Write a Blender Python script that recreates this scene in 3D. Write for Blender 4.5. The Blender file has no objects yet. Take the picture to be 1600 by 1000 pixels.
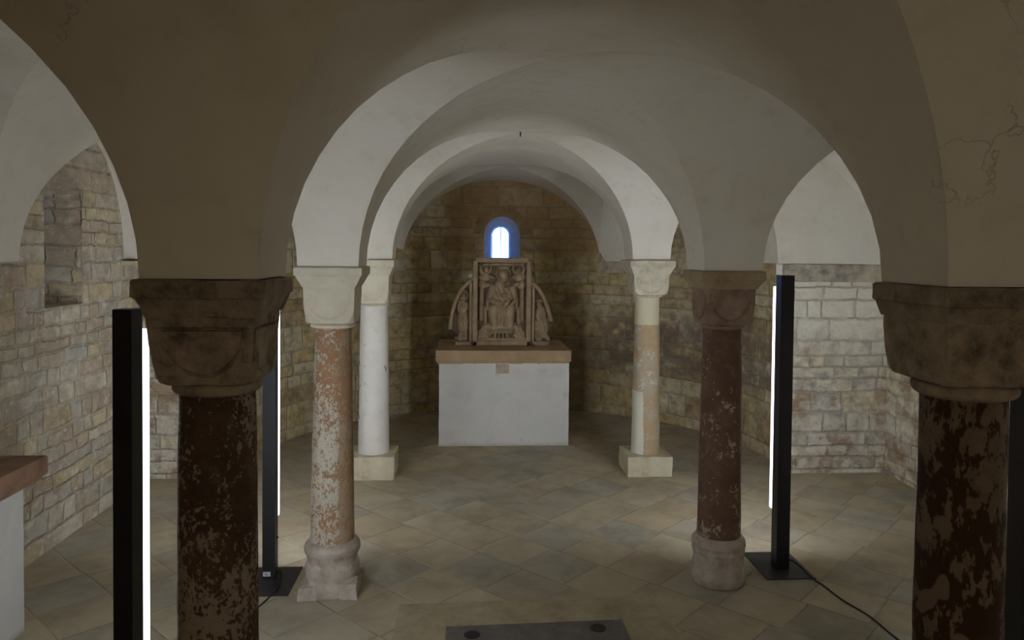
import bpy, math, random
from mathutils import Vector, Matrix, noise
PI = math.pi
SC = bpy.context.scene
COL = SC.collection

# ------------------------------------------------------------------ camera
CAM_H = 2.15
F_PX, YAW, PITCH, ROLL, CY = 1172.3, 0.0612, 0.0259, 0.0096, 421.9
cam = bpy.data.cameras.new('camera')
camo = bpy.data.objects.new('camera', cam)
COL.objects.link(camo)
fw = Vector((math.sin(YAW) * math.cos(PITCH), math.cos(YAW) * math.cos(PITCH), -math.sin(PITCH)))
rt = Vector((math.cos(YAW), -math.sin(YAW), 0))
up = rt.cross(fw)
r2 = rt * math.cos(ROLL) + up * math.sin(ROLL)
u2 = -rt * math.sin(ROLL) + up * math.cos(ROLL)
M = Matrix((r2, u2, -fw)).transposed().to_4x4()
M.translation = Vector((0, 0, CAM_H))
camo.matrix_world = M
cam.sensor_width = 36
cam.lens = 36 * F_PX / 1600
cam.shift_y = -(500 - CY) / 1600
cam.clip_start = 0.05
SC.camera = camo

# ------------------------------------------------------------------ view, world, sun
SC.view_settings.view_transform = 'Standard'
SC.view_settings.look = 'None'
SC.view_settings.gamma = 1
SC.view_settings.use_curve_mapping = False
SC.view_settings.exposure = 1.08
SC.cycles.sample_clamp_indirect = 6
SC.cycles.diffuse_bounces = 8
SC.cycles.max_bounces = 12
SC.cycles.caustics_reflective = False
SC.cycles.caustics_refractive = False

world = bpy.data.worlds.new('sky')
SC.world = world
world.use_nodes = True
world.node_tree.nodes['Background'].inputs[0].default_value = (0.11, 0.30, 1.0, 1)
world.node_tree.nodes['Background'].inputs[1].default_value = 14.0

sun = bpy.data.lights.new('sun', 'SUN')
sun.energy = 2.6
sun.angle = 0.01
sun.color = (1.0, 0.88, 0.66)
suno = bpy.data.objects.new('sun', sun)
COL.objects.link(suno)
suno.rotation_euler = Vector((0.35, 1.0, -0.75)).to_track_quat('-Z', 'Y').to_euler()

LED_POWER = 78.0          # strength of the tube lamps
FILL_POWER = 6.5        # warm fill light added behind the camera, unseen


# ------------------------------------------------------------------ helpers
def tag(o, label=None, cat=None, group=None, kind=None):
    if label: o['label'] = label
    if cat: o['category'] = cat
    if group: o['group'] = group
    if kind: o['kind'] = kind
    return o


def empty(name, loc, rz=0, **k):
    o = bpy.data.objects.new(name, None)
    COL.objects.link(o)
    o.location = loc
    o.rotation_euler = (0, 0, rz)
    o.empty_display_size = 0.1
    return tag(o, **k)


class MB:
    """collects vertices, faces and a metric uv for one mesh object"""
    def __init__(s):
        s.v, s.f, s.uv, s.m = [], [], {}, []

    def quad(s, pts, uvs=None, m=0):
        b = len(s.v)
        s.v += [Vector(p) for p in pts]
        s.f.append(tuple(range(b, b + len(pts))))
        s.uv[len(s.f) - 1] = uvs
        s.m.append(m)

    def grid(s, P, closed=False, flip=False, m=0, uv=None):
        """P[i][j] rows of points; closed joins last column to first"""
        b = len(s.v)
        n, k = len(P), len(P[0])
        for row in P:
            s.v += [Vector(p) for p in row]
        for i in range(n - 1):
            for j in range(k if closed else k - 1):
                j2 = (j + 1) % k
                q = [b + i * k + j, b + i * k + j2, b + (i + 1) * k + j2, b + (i + 1) * k + j]
                if flip: q.reverse()
                s.f.append(tuple(q))
                if uv:
                    u = [uv(i, j), uv(i, j + 1), uv(i + 1, j + 1), uv(i + 1, j)]
                    if flip: u.reverse()
                    s.uv[len(s.f) - 1] = u
                s.m.append(m)

    def ngon(s, pts, flip=False):
        b = len(s.v)
        s.v += [Vector(p) for p in pts]
        idx = list(range(b, b + len(pts)))
        if flip: idx.reverse()
        s.f.append(tuple(idx))
        s.m.append(0)

    def box(s, x0, x1, y0, y1, z0, z1, bev=0.0, m=0):
        if bev <= 0:
            c = [(x0, y0, z0), (x1, y0, z0), (x1, y1, z0), (x0, y1, z0), (x0, y0, z1), (x1, y0, z1), (x1, y1, z1), (x0, y1, z1)]
            for q in ((0, 3, 2, 1), (4, 5, 6, 7), (0, 1, 5, 4), (1, 2, 6, 5), (2, 3, 7, 6), (3, 0, 4, 7)):
                s.quad([c[i] for i in q], m=m)
            return
        rows = []
        for z, d in ((z0, bev), (z0 + bev, 0), (z1 - bev, 0), (z1, bev)):
            rows.append([(x0 + d + (bev if d == 0 else 0) * 0, y0 + d, z), (x1 - d, y0 + d, z), (x1 - d, y1 - d, z), (x0 + d, y1 - d, z)])
        s.grid(rows, closed=True, m=m)
        s.ngon(rows[0], flip=True)
        s.ngon(rows[-1])
        s.m[-1] = s.m[-2] = m

    def build(s, name, mats, parent=None, smooth=None, weld=False, mw=None):
        me = bpy.data.meshes.new(name)
        me.from_pydata([tuple(v) for v in s.v], [], s.f)
        if any(s.uv.get(i) for i in range(len(s.f))):
            l = me.uv_layers.new(name='UVMap')
            for pi, p in enumerate(me.polygons):
                u = s.uv.get(pi)
                if u:
                    for k, li in enumerate(p.loop_indices):
                        l.data[li].uv = u[k]
        if not isinstance(mats, (list, tuple)): mats = [mats]
        for m_ in mats: me.materials.append(m_)
        for p, mi in zip(me.polygons, s.m): p.material_index = mi
        if weld:
            import bmesh
            bm = bmesh.new(); bm.from_mesh(me)
            bmesh.ops.remove_doubles(bm, verts=bm.verts, dist=1e-5)
            bmesh.ops.recalc_face_normals(bm, faces=bm.faces)
            bm.to_mesh(me); bm.free()
        if smooth is not None:
            for p in me.polygons: p.use_smooth = True
            if smooth < 180:
                import bmesh
                bm = bmesh.new(); bm.from_mesh(me)
                for e in bm.edges:
                    if len(e.link_faces) == 2 and e.calc_face_angle(0) > math.radians(smooth):
                        e.smooth = False
                bm.to_mesh(me); bm.free()
        me.update()
        o = bpy.data.objects.new(name, me)
        COL.objects.link(o)
        if parent: o.parent = parent
        return o


def fbm(p, sc, oc=3):
    a, t = 1.0, 0.0
    p = Vector(p) * sc
    for _ in range(oc):
        t += a * noise.noise(p)
        p = p * 2.1 + Vector((7.3, 1.7, 4.1))
        a *= 0.5
    return t


def tube(name, pts, r, mat, parent=None, n=8, sub=6):
    """smooth round cord through pts"""
    P = [Vector(p) for p in pts]
    c = []
    for i in range(len(P) - 1):
        p0, p1, p2, p3 = P[max(i - 1, 0)], P[i], P[i + 1], P[min(i + 2, len(P) - 1)]
        for k in range(sub):
            t = k / sub
            c.append(0.5 * ((2 * p1) + (p2 - p0) * t + (2 * p0 - 5 * p1 + 4 * p2 - p3) * t * t + (3 * p1 - p0 - 3 * p2 + p3) * t ** 3))
    c.append(P[-1])
    rows = []
    for i, q in enumerate(c):
        d = (c[min(i + 1, len(c) - 1)] - c[max(i - 1, 0)]).normalized()
        a = Vector((0, 0, 1)) if abs(d.z) < 0.9 else Vector((1, 0, 0))
        s = d.cross(a).normalized()
        t = s.cross(d)
        rows.append([q + (s * math.cos(2 * PI * k / n) + t * math.sin(2 * PI * k / n)) * r for k in range(n)])
    b = MB()
    b.grid(rows, closed=True, flip=True)
    b.ngon(rows[0]); b.ngon(rows[-1], flip=True)
    return b.build(name, mat, parent, smooth=60)


# ------------------------------------------------------------------ node helpers
class NT:
    def __init__(s, name):
        s.mat = bpy.data.materials.new(name)
        s.mat.use_nodes = True
        s.t = s.mat.node_tree
        s.b = s.t.nodes['Principled BSDF']
        s.b.inputs['Roughness'].default_value = 0.85
        s.b.inputs['Specular IOR Level'].default_value = 0.25

    def n(s, kind, **k):
        x = s.t.nodes.new(kind)
        for a, b in k.items(): setattr(x, a, b)
        return x

    def put(s, sock, v):
        if isinstance(v, bpy.types.NodeSocket): s.t.links.new(v, sock)
        elif v is not None:
            if isinstance(v, (tuple, list)) and len(v) == 3 and sock.type == 'RGBA': v = (*v, 1)
            sock.default_value = v

    def m(s, op, a, b=None, c=None, clamp=False):
        x = s.n('ShaderNodeMath', operation=op, use_clamp=clamp)
        s.put(x.inputs[0], a)
        if b is not None: s.put(x.inputs[1], b)
        if c is not None: s.put(x.inputs[2], c)
        return x.outputs[0]

    def vm(s, op, a, b=None):
        x = s.n('ShaderNodeVectorMath', operation=op)
        s.put(x.inputs[0], a)
        if b is not None: s.put(x.inputs[1], b)
        return x.outputs[0]

    def noise(s, vec, scale, detail=4, rough=0.55, dist=0.0, col=False):
        x = s.n('ShaderNodeTexNoise')
        s.put(x.inputs['Vector'], vec)
        x.inputs['Scale'].default_value = scale
        x.inputs['Detail'].default_value = detail
        x.inputs['Roughness'].default_value = rough
        x.inputs['Distortion'].default_value = dist
        return x.outputs[1 if col else 0]

    def white(s, vec):
        x = s.n('ShaderNodeTexWhiteNoise', noise_dimensions='3D')
        s.put(x.inputs['Vector'], vec)
        return x.outputs[0], x.outputs[1]

    def ramp(s, fac, stops, interp='LINEAR'):
        x = s.n('ShaderNodeValToRGB')
        x.color_ramp.interpolation = interp
        e = x.color_ramp.elements
        while len(e) < len(stops): e.new(0.5)
        for i, (p, c) in enumerate(stops):
            e[i].position = p
            if not isinstance(c, (tuple, list)): c = (c, c, c)
            e[i].color = (*c, 1)
        s.put(x.inputs[0], fac)
        return x.outputs[0]

    def step(s, v, lo, hi):
        x = s.n('ShaderNodeMapRange', interpolation_type='SMOOTHSTEP')
        s.put(x.inputs[0], v)
        s.put(x.inputs[1], lo); s.put(x.inputs[2], hi)
        return x.outputs[0]

    def mix(s, fac, a, b, mode='MIX'):
        x = s.n('ShaderNodeMix', data_type='RGBA', blend_type=mode)
        s.put(x.inputs[0], fac)
        s.put(x.inputs[6], a); s.put(x.inputs[7], b)
        return x.outputs[2]

    def xyz(s, v):
        x = s.n('ShaderNodeSeparateXYZ')
        s.put(x.inputs[0], v)
        return x.outputs

    def comb(s, x_, y_, z_=0.0):
        x = s.n('ShaderNodeCombineXYZ')
        s.put(x.inputs[0], x_); s.put(x.inputs[1], y_); s.put(x.inputs[2], z_)
        return x.outputs[0]

    def obj(s): return s.n('ShaderNodeTexCoord').outputs['Object']
    def uvc(s): return s.n('ShaderNodeTexCoord').outputs['UV']
    def pos(s): return s.n('ShaderNodeNewGeometry').outputs['Position']

    def bump(s, h, strength=0.5, dist=0.01, nrm=None):
        x = s.n('ShaderNodeBump')
        x.inputs['Strength'].default_value = strength
        x.inputs['Distance'].default_value = dist
        s.put(x.inputs['Height'], h)
        if nrm: s.put(x.inputs['Normal'], nrm)
        return x.outputs[0]

    def out(s, col, nrm=None, rough=None):
        s.put(s.b.inputs['Base Color'], col)
        if nrm: s.put(s.b.inputs['Normal'], nrm)
        if rough is not None: s.put(s.b.inputs['Roughness'], rough)
        return s.mat


def mat_plaster():
    t = NT('lime_plaster')
    p = t.pos()
    n1 = t.noise(p, 1.1, 4, 0.6)
    n2 = t.noise(p, 7, 6, 0.65)
    c = t.ramp(n1, [(0.3, (0.66, 0.615, 0.52)), (0.5, (0.73, 0.70, 0.62)), (0.7, (0.75, 0.73, 0.67))])
    c = t.mix(t.m('MULTIPLY', t.step(n2, 0.5, 0.8), 0.35), c, (0.52, 0.45, 0.35))
    # hairline cracks where the plaster has moved
    warp = t.vm('ADD', p, t.vm('MULTIPLY', t.noise(p, 2.2, 5, 0.6, col=True), (0.55, 0.55, 0.55)))
    vo = t.n('ShaderNodeTexVoronoi', feature='DISTANCE_TO_EDGE')
    t.put(vo.inputs['Vector'], warp)
    vo.inputs['Scale'].default_value = 1.9
    line = t.m('SUBTRACT', 1.0, t.step(vo.outputs[0], 0.0, 0.006))
    gate = t.step(t.noise(p, 1.4, 2, 0.5), 0.56, 0.66)
    crack = t.m('MULTIPLY', line, gate)
    c = t.mix(t.m('MULTIPLY', crack, 0.3), c, (0.12, 0.08, 0.05))
    h = t.m('ADD', t.m('MULTIPLY', t.noise(p, 2.5, 3, 0.5), 1.0), t.m('MULTIPLY', t.noise(p, 30, 5, 0.6), 0.06))
    h = t.m('SUBTRACT', h, t.m('MULTIPLY', crack, 0.1))
    return t.out(c, t.bump(h, 0.6, 0.035))


def mat_masonry(name, pal, mortar, hc=0.17, wc=0.36, seed=0.0, rough=1.0, stain=None, warp=0.02):
    """coursed stone: uv in metres, courses of uneven height, each block its own colour"""
    t = NT(name)
    uv = t.xyz(t.uvc())
    P = t.vm('ADD', t.uvc(), (seed * 3.7, seed * 1.3, seed))
    wn = t.noise(P, 3.0, 3, 0.55, col=True)
    wx = t.xyz(t.vm('SUBTRACT', wn, (0.5, 0.5, 0.5)))
    wf = t.xyz(t.vm('SUBTRACT', t.noise(P, 19.0, 2, 0.5, col=True), (0.5, 0.5, 0.5)))
    u = t.m('ADD', t.m('ADD', uv[0], t.m('MULTIPLY', wx[0], warp * 3)), t.m('MULTIPLY', wf[0], warp * 0.8))
    v = t.m('ADD', t.m('ADD', uv[1], t.m('MULTIPLY', wx[1], warp * 2)), t.m('MULTIPLY', wf[1], warp * 0.8))
    vz = t.m('ADD', t.m('DIVIDE', v, hc), t.m('MULTIPLY', t.m('SINE', t.m('ADD', t.m('MULTIPLY', v, 7.3), seed)), 0.32))
    row = t.m('FLOOR', vz)
    fv = t.m('FRACT', vz)
    rr, _ = t.white(t.comb(row, seed, 1.5))
    rw = t.m('ADD', t.m('MULTIPLY', rr, 0.75), 0.65)
    uu = t.m('ADD', t.m('DIVIDE', u, t.m('MULTIPLY', rw, wc)), t.m('MULTIPLY', rr, 17.0))
    uu = t.m('ADD', uu, t.m('MULTIPLY', t.m('SINE', t.m('ADD', t.m('MULTIPLY', uu, 1.9), t.m('MULTIPLY', rr, 30))), 0.33))
    colm = t.m('FLOOR', uu)
    fu = t.m('FRACT', uu)
    r1, rc = t.white(t.comb(row, colm, seed))
    rcx = t.xyz(rc)
    du = t.m('MULTIPLY', t.m('MINIMUM', fu, t.m('SUBTRACT', 1.0, fu)), wc)
    dv = t.m('MULTIPLY', t.m('MINIMUM', fv, t.m('SUBTRACT', 1.0, fv)), hc)
    d = t.m('ADD', t.m('MINIMUM', du, dv), t.m('MULTIPLY', t.m('SUBTRACT', t.noise(P, 40, 3, 0.6), 0.5), 0.012 * rough))
    mort = t.m('SUBTRACT', 1.0, t.step(d, 0.002, 0.010))
    mdark = t.m('MULTIPLY', mort, t.step(t.noise(P, 8, 4, 0.65), 0.48, 0.6))
    mort = t.m('MULTIPLY', mort, t.m('ADD', 0.4, t.m('MULTIPLY', t.step(t.noise(P, 4, 2, 0.5), 0.35, 0.6), 0.6)))
    n = len(pal)
    c = t.ramp(r1, [((i) / n, q) for i, q in enumerate(pal)], 'CONSTANT')
    # variation inside a block
    n1 = t.noise(t.vm('ADD', P, t.comb(t.m('MULTIPLY', r1, 9), rcx[1], rcx[2])), 9, 6, 0.65)
    c = t.mix(0.9, c, t.ramp(n1, [(0.27, 0.30), (0.5, 0.90), (0.72, 1.28)]), 'MULTIPLY')
    n2 = t.noise(P, 2.1, 5, 0.65)
    c = t.mix(t.m('MULTIPLY', t.step(n2, 0.50, 0.66), 0.55 * rough), c, (0.26, 0.175, 0.10))
    c = t.mix(t.m('MULTIPLY', t.step(t.noise(P, 12, 5, 0.72), 0.55, 0.66), 0.55 * rough), c, tuple(min(1, x * 1.5) for x in mortar))
    if stain: c = stain(t, c, uv, P)
    c = t.mix(t.m('MULTIPLY', mort, 0.75), c, mortar)
    c = t.mix(t.m('MULTIPLY', mdark, 0.36 * min(1, rough)), c, (0.19, 0.145, 0.095))
    h = t.m('ADD', t.m('MULTIPLY', t.step(d, 0.0, 0.022), t.m('ADD', 0.15, t.m('MULTIPLY', t.noise(P, 6, 3, 0.6), 1.0))), t.m('MULTIPLY', n1, 0.55 * rough))
    h = t.m('ADD', h, t.m('MULTIPLY', r1, 0.35 * rough))
    h = t.m('ADD', h, t.m('MULTIPLY', t.noise(P, 38, 5, 0.65), 0.3 * rough))
    return t.out(c, t.bump(h, 1.0, 0.019 * rough + 0.003), 0.9)


def mat_floor():
    t = NT('paving_stone')
    p = t.pos()
    w = t.xyz(t.vm('SUBTRACT', t.noise(p, 2.0, 3, 0.5, col=True), (0.5, 0.5, 0.5)))
    q = t.xyz(p)
    S = 0.403
    k = 1 / (S * math.sqrt(2))
    x = t.m('ADD', t.m('SUBTRACT', q[0], 0.10), t.m('MULTIPLY', w[0], 0.03))
    y = t.m('ADD', t.m('SUBTRACT', q[1], 4.73), t.m('MULTIPLY', w[1], 0.03))
    a = t.m('MULTIPLY', t.m('ADD', x, y), k)
    b = t.m('MULTIPLY', t.m('SUBTRACT', y, x), k)
    ra, fa = t.m('FLOOR', a), t.m('FRACT', a)
    off, _ = t.white(t.comb(ra, 3.3, 0.7))
    b = t.m('ADD', b, t.m('MULTIPLY', t.m('SUBTRACT', off, 0.5), 0.22))
    rb, fb = t.m('FLOOR', b), t.m('FRACT', b)
    d = t.m('MINIMUM', t.m('MINIMUM', fa, t.m('SUBTRACT', 1.0, fa)), t.m('MINIMUM', fb, t.m('SUBTRACT', 1.0, fb)))
    d = t.m('ADD', d, t.m('MULTIPLY', t.m('SUBTRACT', t.noise(p, 26, 3, 0.6), 0.5), 0.012))
    joint = t.m('SUBTRACT', 1.0, t.step(d, 0.002, 0.014))
    r1, _ = t.white(t.comb(ra, rb, 2.0))
    c = t.ramp(r1, [(0.0, (0.385, 0.335, 0.24)), (0.2, (0.35, 0.315, 0.24)), (0.4, (0.41, 0.36, 0.26)), (0.55, (0.375, 0.31, 0.21)), (0.7, (0.395, 0.345, 0.25)), (0.85, (0.365, 0.335, 0.27))], 'CONSTANT')
    n1 = t.noise(t.vm('ADD', p, t.comb(0.0, 0.0, t.m('MULTIPLY', r1, 8))), 2.6, 7, 0.66, 0.4)
    c = t.mix(0.85, c, t.ramp(n1, [(0.3, 0.66), (0.5, 0.98), (0.7, 1.18)]), 'MULTIPLY')
    c = t.mix(t.m('MULTIPLY', t.step(t.noise(p, 1.3, 6, 0.65), 0.5, 0.7), 0.4), c, (0.21, 0.16, 0.10))
    c = t.mix(t.m('MULTIPLY', t.step(t.noise(p, 5, 6, 0.7), 0.57, 0.75), 0.35), c, (0.50, 0.46, 0.38))
    c = t.mix(t.m('MULTIPLY', joint, t.m('MULTIPLY', t.step(t.noise(p, 1.7, 3, 0.6), 0.35, 0.6), 0.6)), c, (0.10, 0.075, 0.045))
    h = t.m('ADD', t.step(d, 0.0, 0.03), t.m('ADD', t.m('MULTIPLY', n1, 0.8), t.m('MULTIPLY', r1, 0.3)))
    rg = t.m('ADD', 0.5, t.m('MULTIPLY', t.noise(p, 6, 4, 0.6), 0.35))
    return t.out(c, t.bump(h, 0.5, 0.006), rg)


def mat_stone(name, base, dark, light, sc=6, bumpd=0.006, k=1.0, courses=False):
    t = NT(name)
    p = t.obj()
    n1 = t.noise(p, sc, 7, 0.65)
    c = t.ramp(n1, [(0.3, dark), (0.5, base), (0.7, light)])
    n2 = t.noise(p, sc * 4.5, 5, 0.7)
    c = t.mix(t.m('MULTIPLY', t.step(n2, 0.55, 0.72), 0.55 * k), c, dark)
    n3 = t.noise(p, sc * 0.55, 3, 0.5)
    c = t.mix(t.m('MULTIPLY', t.step(n3, 0.5, 0.65), 0.3 * k), c, light)
    h = t.m('ADD', n1, t.m('MULTIPLY', n2, 0.5))
    return t.out(c, t.bump(h, 0.8, bumpd), 0.85)


def mat_shaft(name, ground, ground2, flake, lo, hi, sc=34, zlo=None, zhi=None, extra=None, stretch=0.75, veil=0.5):
    """worn painted stone: flakes of pale limewash over coloured stone"""
    t = NT(name)
    p = t.obj()
    z = t.xyz(p)[2]
    ps = t.vm('MULTIPLY', p, (1, 1, stretch))
    g = t.mix(t.step(t.noise(p, 6, 5, 0.6), 0.4, 0.62), ground, ground2)
    n1 = t.noise(ps, sc, 5, 0.66, 0.15)
    n0 = t.noise(t.vm('ADD', ps, (3.1, 5.2, 1.7)), sc * 0.42, 3, 0.55, 0.3)
    n1 = t.m('ADD', t.m('MULTIPLY', n1, 0.62), t.m('MULTIPLY', n0, 0.38))
    big = t.noise(p, 5.5, 4, 0.55)
    v = t.m('ADD', n1, t.m('MULTIPLY', t.m('SUBTRACT', big, 0.5), 0.5))
    if zlo is not None:
        # more flakes between the two heights
        zz = t.m('MULTIPLY', t.m('SUBTRACT', 1.0, t.step(z, zlo, zhi)), 0.055)
        v = t.m('ADD', v, zz)
    f = t.step(v, lo, hi)
    g = t.mix(t.m('MULTIPLY', t.step(t.noise(p, 9, 6, 0.7), 0.5, 0.75), veil), g, tuple(0.45 * x + 0.55 * y for x, y in zip(ground, flake)))
    fc = t.mix(t.noise(p, 50, 3, 0.6), tuple(x * 0.75 for x in flake), tuple(min(1, x * 1.15) for x in flake))
    c = t.mix(f, g, fc)
    if extra: c = extra(t, c, p)
    h = t.m('ADD', t.m('MULTIPLY', f, 0.6), t.m('MULTIPLY', t.noise(p, 60, 4, 0.6), 0.5))
    return t.out(c, t.bump(h, 0.7, 0.004), 0.75)


def mat_flat(name, col, rough=0.5, metal=0.0, spec=0.4):
    t = NT(name)
    n = t.noise(t.obj(), 25, 4, 0.6)
    c = t.mix(n, tuple(x * 0.85 for x in col), tuple(min(1, x * 1.15) for x in col))
    t.b.inputs['Metallic'].default_value = metal
    t.b.inputs['Specular IOR Level'].default_value = spec
    return t.out(c, None, rough)


def mat_emit(name, col, s):
    t = NT(name)
    t.b.inputs['Base Color'].default_value = (0.8, 0.8, 0.8, 1)
    t.b.inputs['Emission Color'].default_value = (*col, 1)
    t.b.inputs['Emission Strength'].default_value = s
    return t.mat


def apse_tint(t, c, uv, P):
    # upper part of the apse: brown ashlar, darker in the middle; band of dark purple rubble low on the right
    nz = t.m('MULTIPLY', t.m('SUBTRACT', t.noise(P, 1.6, 4, 0.6), 0.5), 0.5)
    v = t.m('ADD', uv[1], nz)
    u = t.m('ADD', uv[0], nz)
    up_ = t.step(v, 1.95, 2.25)
    mid = t.m('MULTIPLY', t.m('MULTIPLY', t.step(u, 3.2, 3.6), t.m('SUBTRACT', 1.0, t.step(u, 5.9, 6.3))), up_)
    c = t.mix(t.m('MULTIPLY', mid, 0.62), c, (0.33, 0.205, 0.085))
    band = t.m('MULTIPLY', t.m('MULTIPLY', t.step(v, 0.55, 0.75), t.m('SUBTRACT', 1.0, t.step(v, 1.25, 1.5))), t.m('MULTIPLY', t.step(u, 5.0, 5.8), t.m('SUBTRACT', 1.0, t.step(u, 8.4, 8.9))))
    band = t.m('MULTIPLY', band, t.step(t.noise(P, 6, 4, 0.6), 0.33, 0.55))
    c = t.mix(t.m('MULTIPLY', band, 0.68), c, (0.155, 0.12, 0.11))
    low = t.m('MULTIPLY', t.m('SUBTRACT', 1.0, t.step(v, 0.9, 1.4)), t.m('MULTIPLY', t.step(u, 3.1, 3.5), t.m('SUBTRACT', 1.0, t.step(u, 5.3, 5.7))))  # low middle, behind the altar: darker brown
    c = t.mix(t.m('MULTIPLY', low, 0.5), c, (0.18, 0.125, 0.07))
    return c


def side_stain_lamplit(t, c, uv, P):
    # smooth pale ashlar above, with lamp brightness added to its colour; decayed rubble with brown salts below
    nz = t.m('MULTIPLY', t.m('SUBTRACT', t.noise(P, 1.5, 4, 0.6), 0.5), 0.9)
    v = t.m('ADD', uv[1], nz)
    hi = t.step(v, 1.0, 1.45)
    c = t.mix(t.m('MULTIPLY', hi, 0.7), c, (0.82, 0.79, 0.68))
    salt = t.m('MULTIPLY', t.m('SUBTRACT', 1.0, t.step(v, 0.75, 1.15)), t.step(t.noise(P, 3.2, 5, 0.65), 0.46, 0.6))
    c = t.mix(t.m('MULTIPLY', salt, 0.75), c, (0.28, 0.18, 0.105))
    wh = t.m('MULTIPLY', t.m('SUBTRACT', 1.0, t.step(v, 0.45, 0.7)), t.step(t.noise(P, 4.1, 4, 0.6), 0.56, 0.62))
    return t.mix(t.m('MULTIPLY', wh, 0.7), c, (0.70, 0.66, 0.58))


def left_stain(t, c, uv, P):
    c = t.mix(0.35, c, (0.58, 0.53, 0.42))
    salt = t.step(t.noise(P, 2.8, 6, 0.7), 0.53, 0.66)
    c = t.mix(t.m('MULTIPLY', salt, 0.5), c, (0.27, 0.19, 0.11))
    return t.mix(t.m('MULTIPLY', t.step(t.noise(P, 5.5, 5, 0.7), 0.56, 0.66), 0.65), c, (0.76, 0.73, 0.65))


PLASTER = mat_plaster()
ASHLAR = [(0.52, 0.43, 0.25), (0.60, 0.53, 0.36), (0.50, 0.38, 0.19), (0.58, 0.47, 0.25), (0.44, 0.34, 0.20), (0.62, 0.55, 0.38), (0.53, 0.44, 0.28)]
RUBBLE = [(0.56, 0.51, 0.40), (0.47, 0.42, 0.33), (0.60, 0.50, 0.30), (0.50, 0.47, 0.41), (0.42, 0.33, 0.23), (0.62, 0.58, 0.47), (0.50, 0.39, 0.29), (0.46, 0.44, 0.40), (0.58, 0.53, 0.42)]
PALE = [(0.66, 0.62, 0.50), (0.60, 0.56, 0.46), (0.68, 0.64, 0.52), (0.54, 0.50, 0.41), (0.64, 0.58, 0.43), (0.58, 0.56, 0.50)]
M_APSE = mat_masonry('apse_masonry', ASHLAR, (0.40, 0.35, 0.25), 0.175, 0.42, 1.0, 0.75, apse_tint, 0.014)
M_LEFT = mat_masonry('left_wall_masonry', RUBBLE, (0.54, 0.50, 0.40), 0.125, 0.31, 2.0, 1.0, left_stain, 0.035)
M_END = mat_masonry('end_wall_masonry', PALE, (0.50, 0.46, 0.37), 0.15, 0.34, 5.0, 0.9, side_stain_lamplit, 0.022)
M_FLOOR = mat_floor()

# ------------------------------------------------------------------ layout
ZS = 2.05
HC = 1.045
WL, WR = -2.93, 4.13
Y_BACK = -2.3
PIER = {  # clear rectangles of the vault springers: x0, x1, y0, y1, z
    (0, 0): (-3.05, -2.83, -0.05, 0.25, ZS), (0, 1): (-1.03, -0.67, -0.08, 0.28, ZS), (0, 2): (1.50, 1.86, -0.08, 0.28, ZS), (0, 3): (4.03, 4.25, -0.05, 0.25, ZS),
    (1, 0): (-3.05, -2.83, 2.45, 2.75, ZS), (1, 1): (-1.035, -0.665, 2.445, 2.815, 2.050), (1, 2): (1.478, 1.848, 2.215, 2.585, 2.052), (1, 3): (4.03, 4.25, 2.25, 2.6, ZS),
    (2, 0): (-3.05, -2.83, 4.60, 4.94, ZS), (2, 1): (-1.015, -0.65, 4.585, 4.955, 2.043), (2, 2): (1.485, 1.855, 4.595, 4.965, 2.036), (2, 3): (4.03, 4.25, 4.60, 4.96, ZS),
    (3, 0): (-3.05, -2.83, 6.62, 7.06, ZS), (3, 1): (-1.05, -0.69, 7.06, 7.40, 2.056), (3, 2): (1.585, 1.945, 7.06, 7.40, 2.074), (3, 3): (4.03, 4.25, 7.06, 7.40, ZS)}


# ------------------------------------------------------------------ vault
VB = MB()
NV = 28


def prof(s):
    s = max(-1.0, min(1.0, s))
    return math.sqrt(max(0.0, 1 - s * s))


def pt(c, s, t, h):
    """c: near-left, near-right, far-right, far-left corners (x,y,z)"""
    a, b = (s + 1) / 2, (t + 1) / 2
    q = (c[0] * (1 - a) + c[1] * a) * (1 - b) + (c[3] * (1 - a) + c[2] * a) * b
    n = fbm((q.x, q.y, h), 1.3, 2) * 0.012 * min(1, h * 2)
    return Vector((q.x, q.y, q.z + h + n))


SM = [-math.cos(PI * i / NV) for i in range(NV + 1)]


def bay(c, hc=HC):
    c = [Vector(q) for q in c]
    for k in range(4):
        rows = []
        M_ = 14
        for i in range(M_ + 1):
            a = PI / 2 * i / M_
            w = math.cos(a) if i < M_ else 0.0        # |t| from 1 to 0
            row = []
            for j in range(NV + 1):
                e = SM[j] * w
                h = hc * prof(w) if False else hc * prof(e)
                s, t = ((e, -w), (w, e), (-e, w), (-w, -e))[k]
                # web between the two groins: height follows its own arch
                row.append(pt(c, s, t, h))
            rows.append(row)
        VB.grid(rows, flip=True)


def strip(c, axis, hc=HC, n=1):
    """barrel strip between piers; axis 's': arch runs over s (left-right), 't': arch over t"""
    c = [Vector(q) for q in c]
    rows = []
    for i in range(n + 1):
        w = -1 + 2 * i / n
        rows.append([pt(c, e, w, hc * prof(e)) if axis == 's' else pt(c, w, e, hc * prof(e)) for e in SM])
    VB.grid(rows, flip=(axis == 's'))


def P(i, j, k):
    x0, x1, y0, y1, z = PIER[(i, j)]
    return {'nl': (x0, y0, z), 'nr': (x1, y0, z), 'fr': (x1, y1, z), 'fl': (x0, y1, z)}[k]


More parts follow.
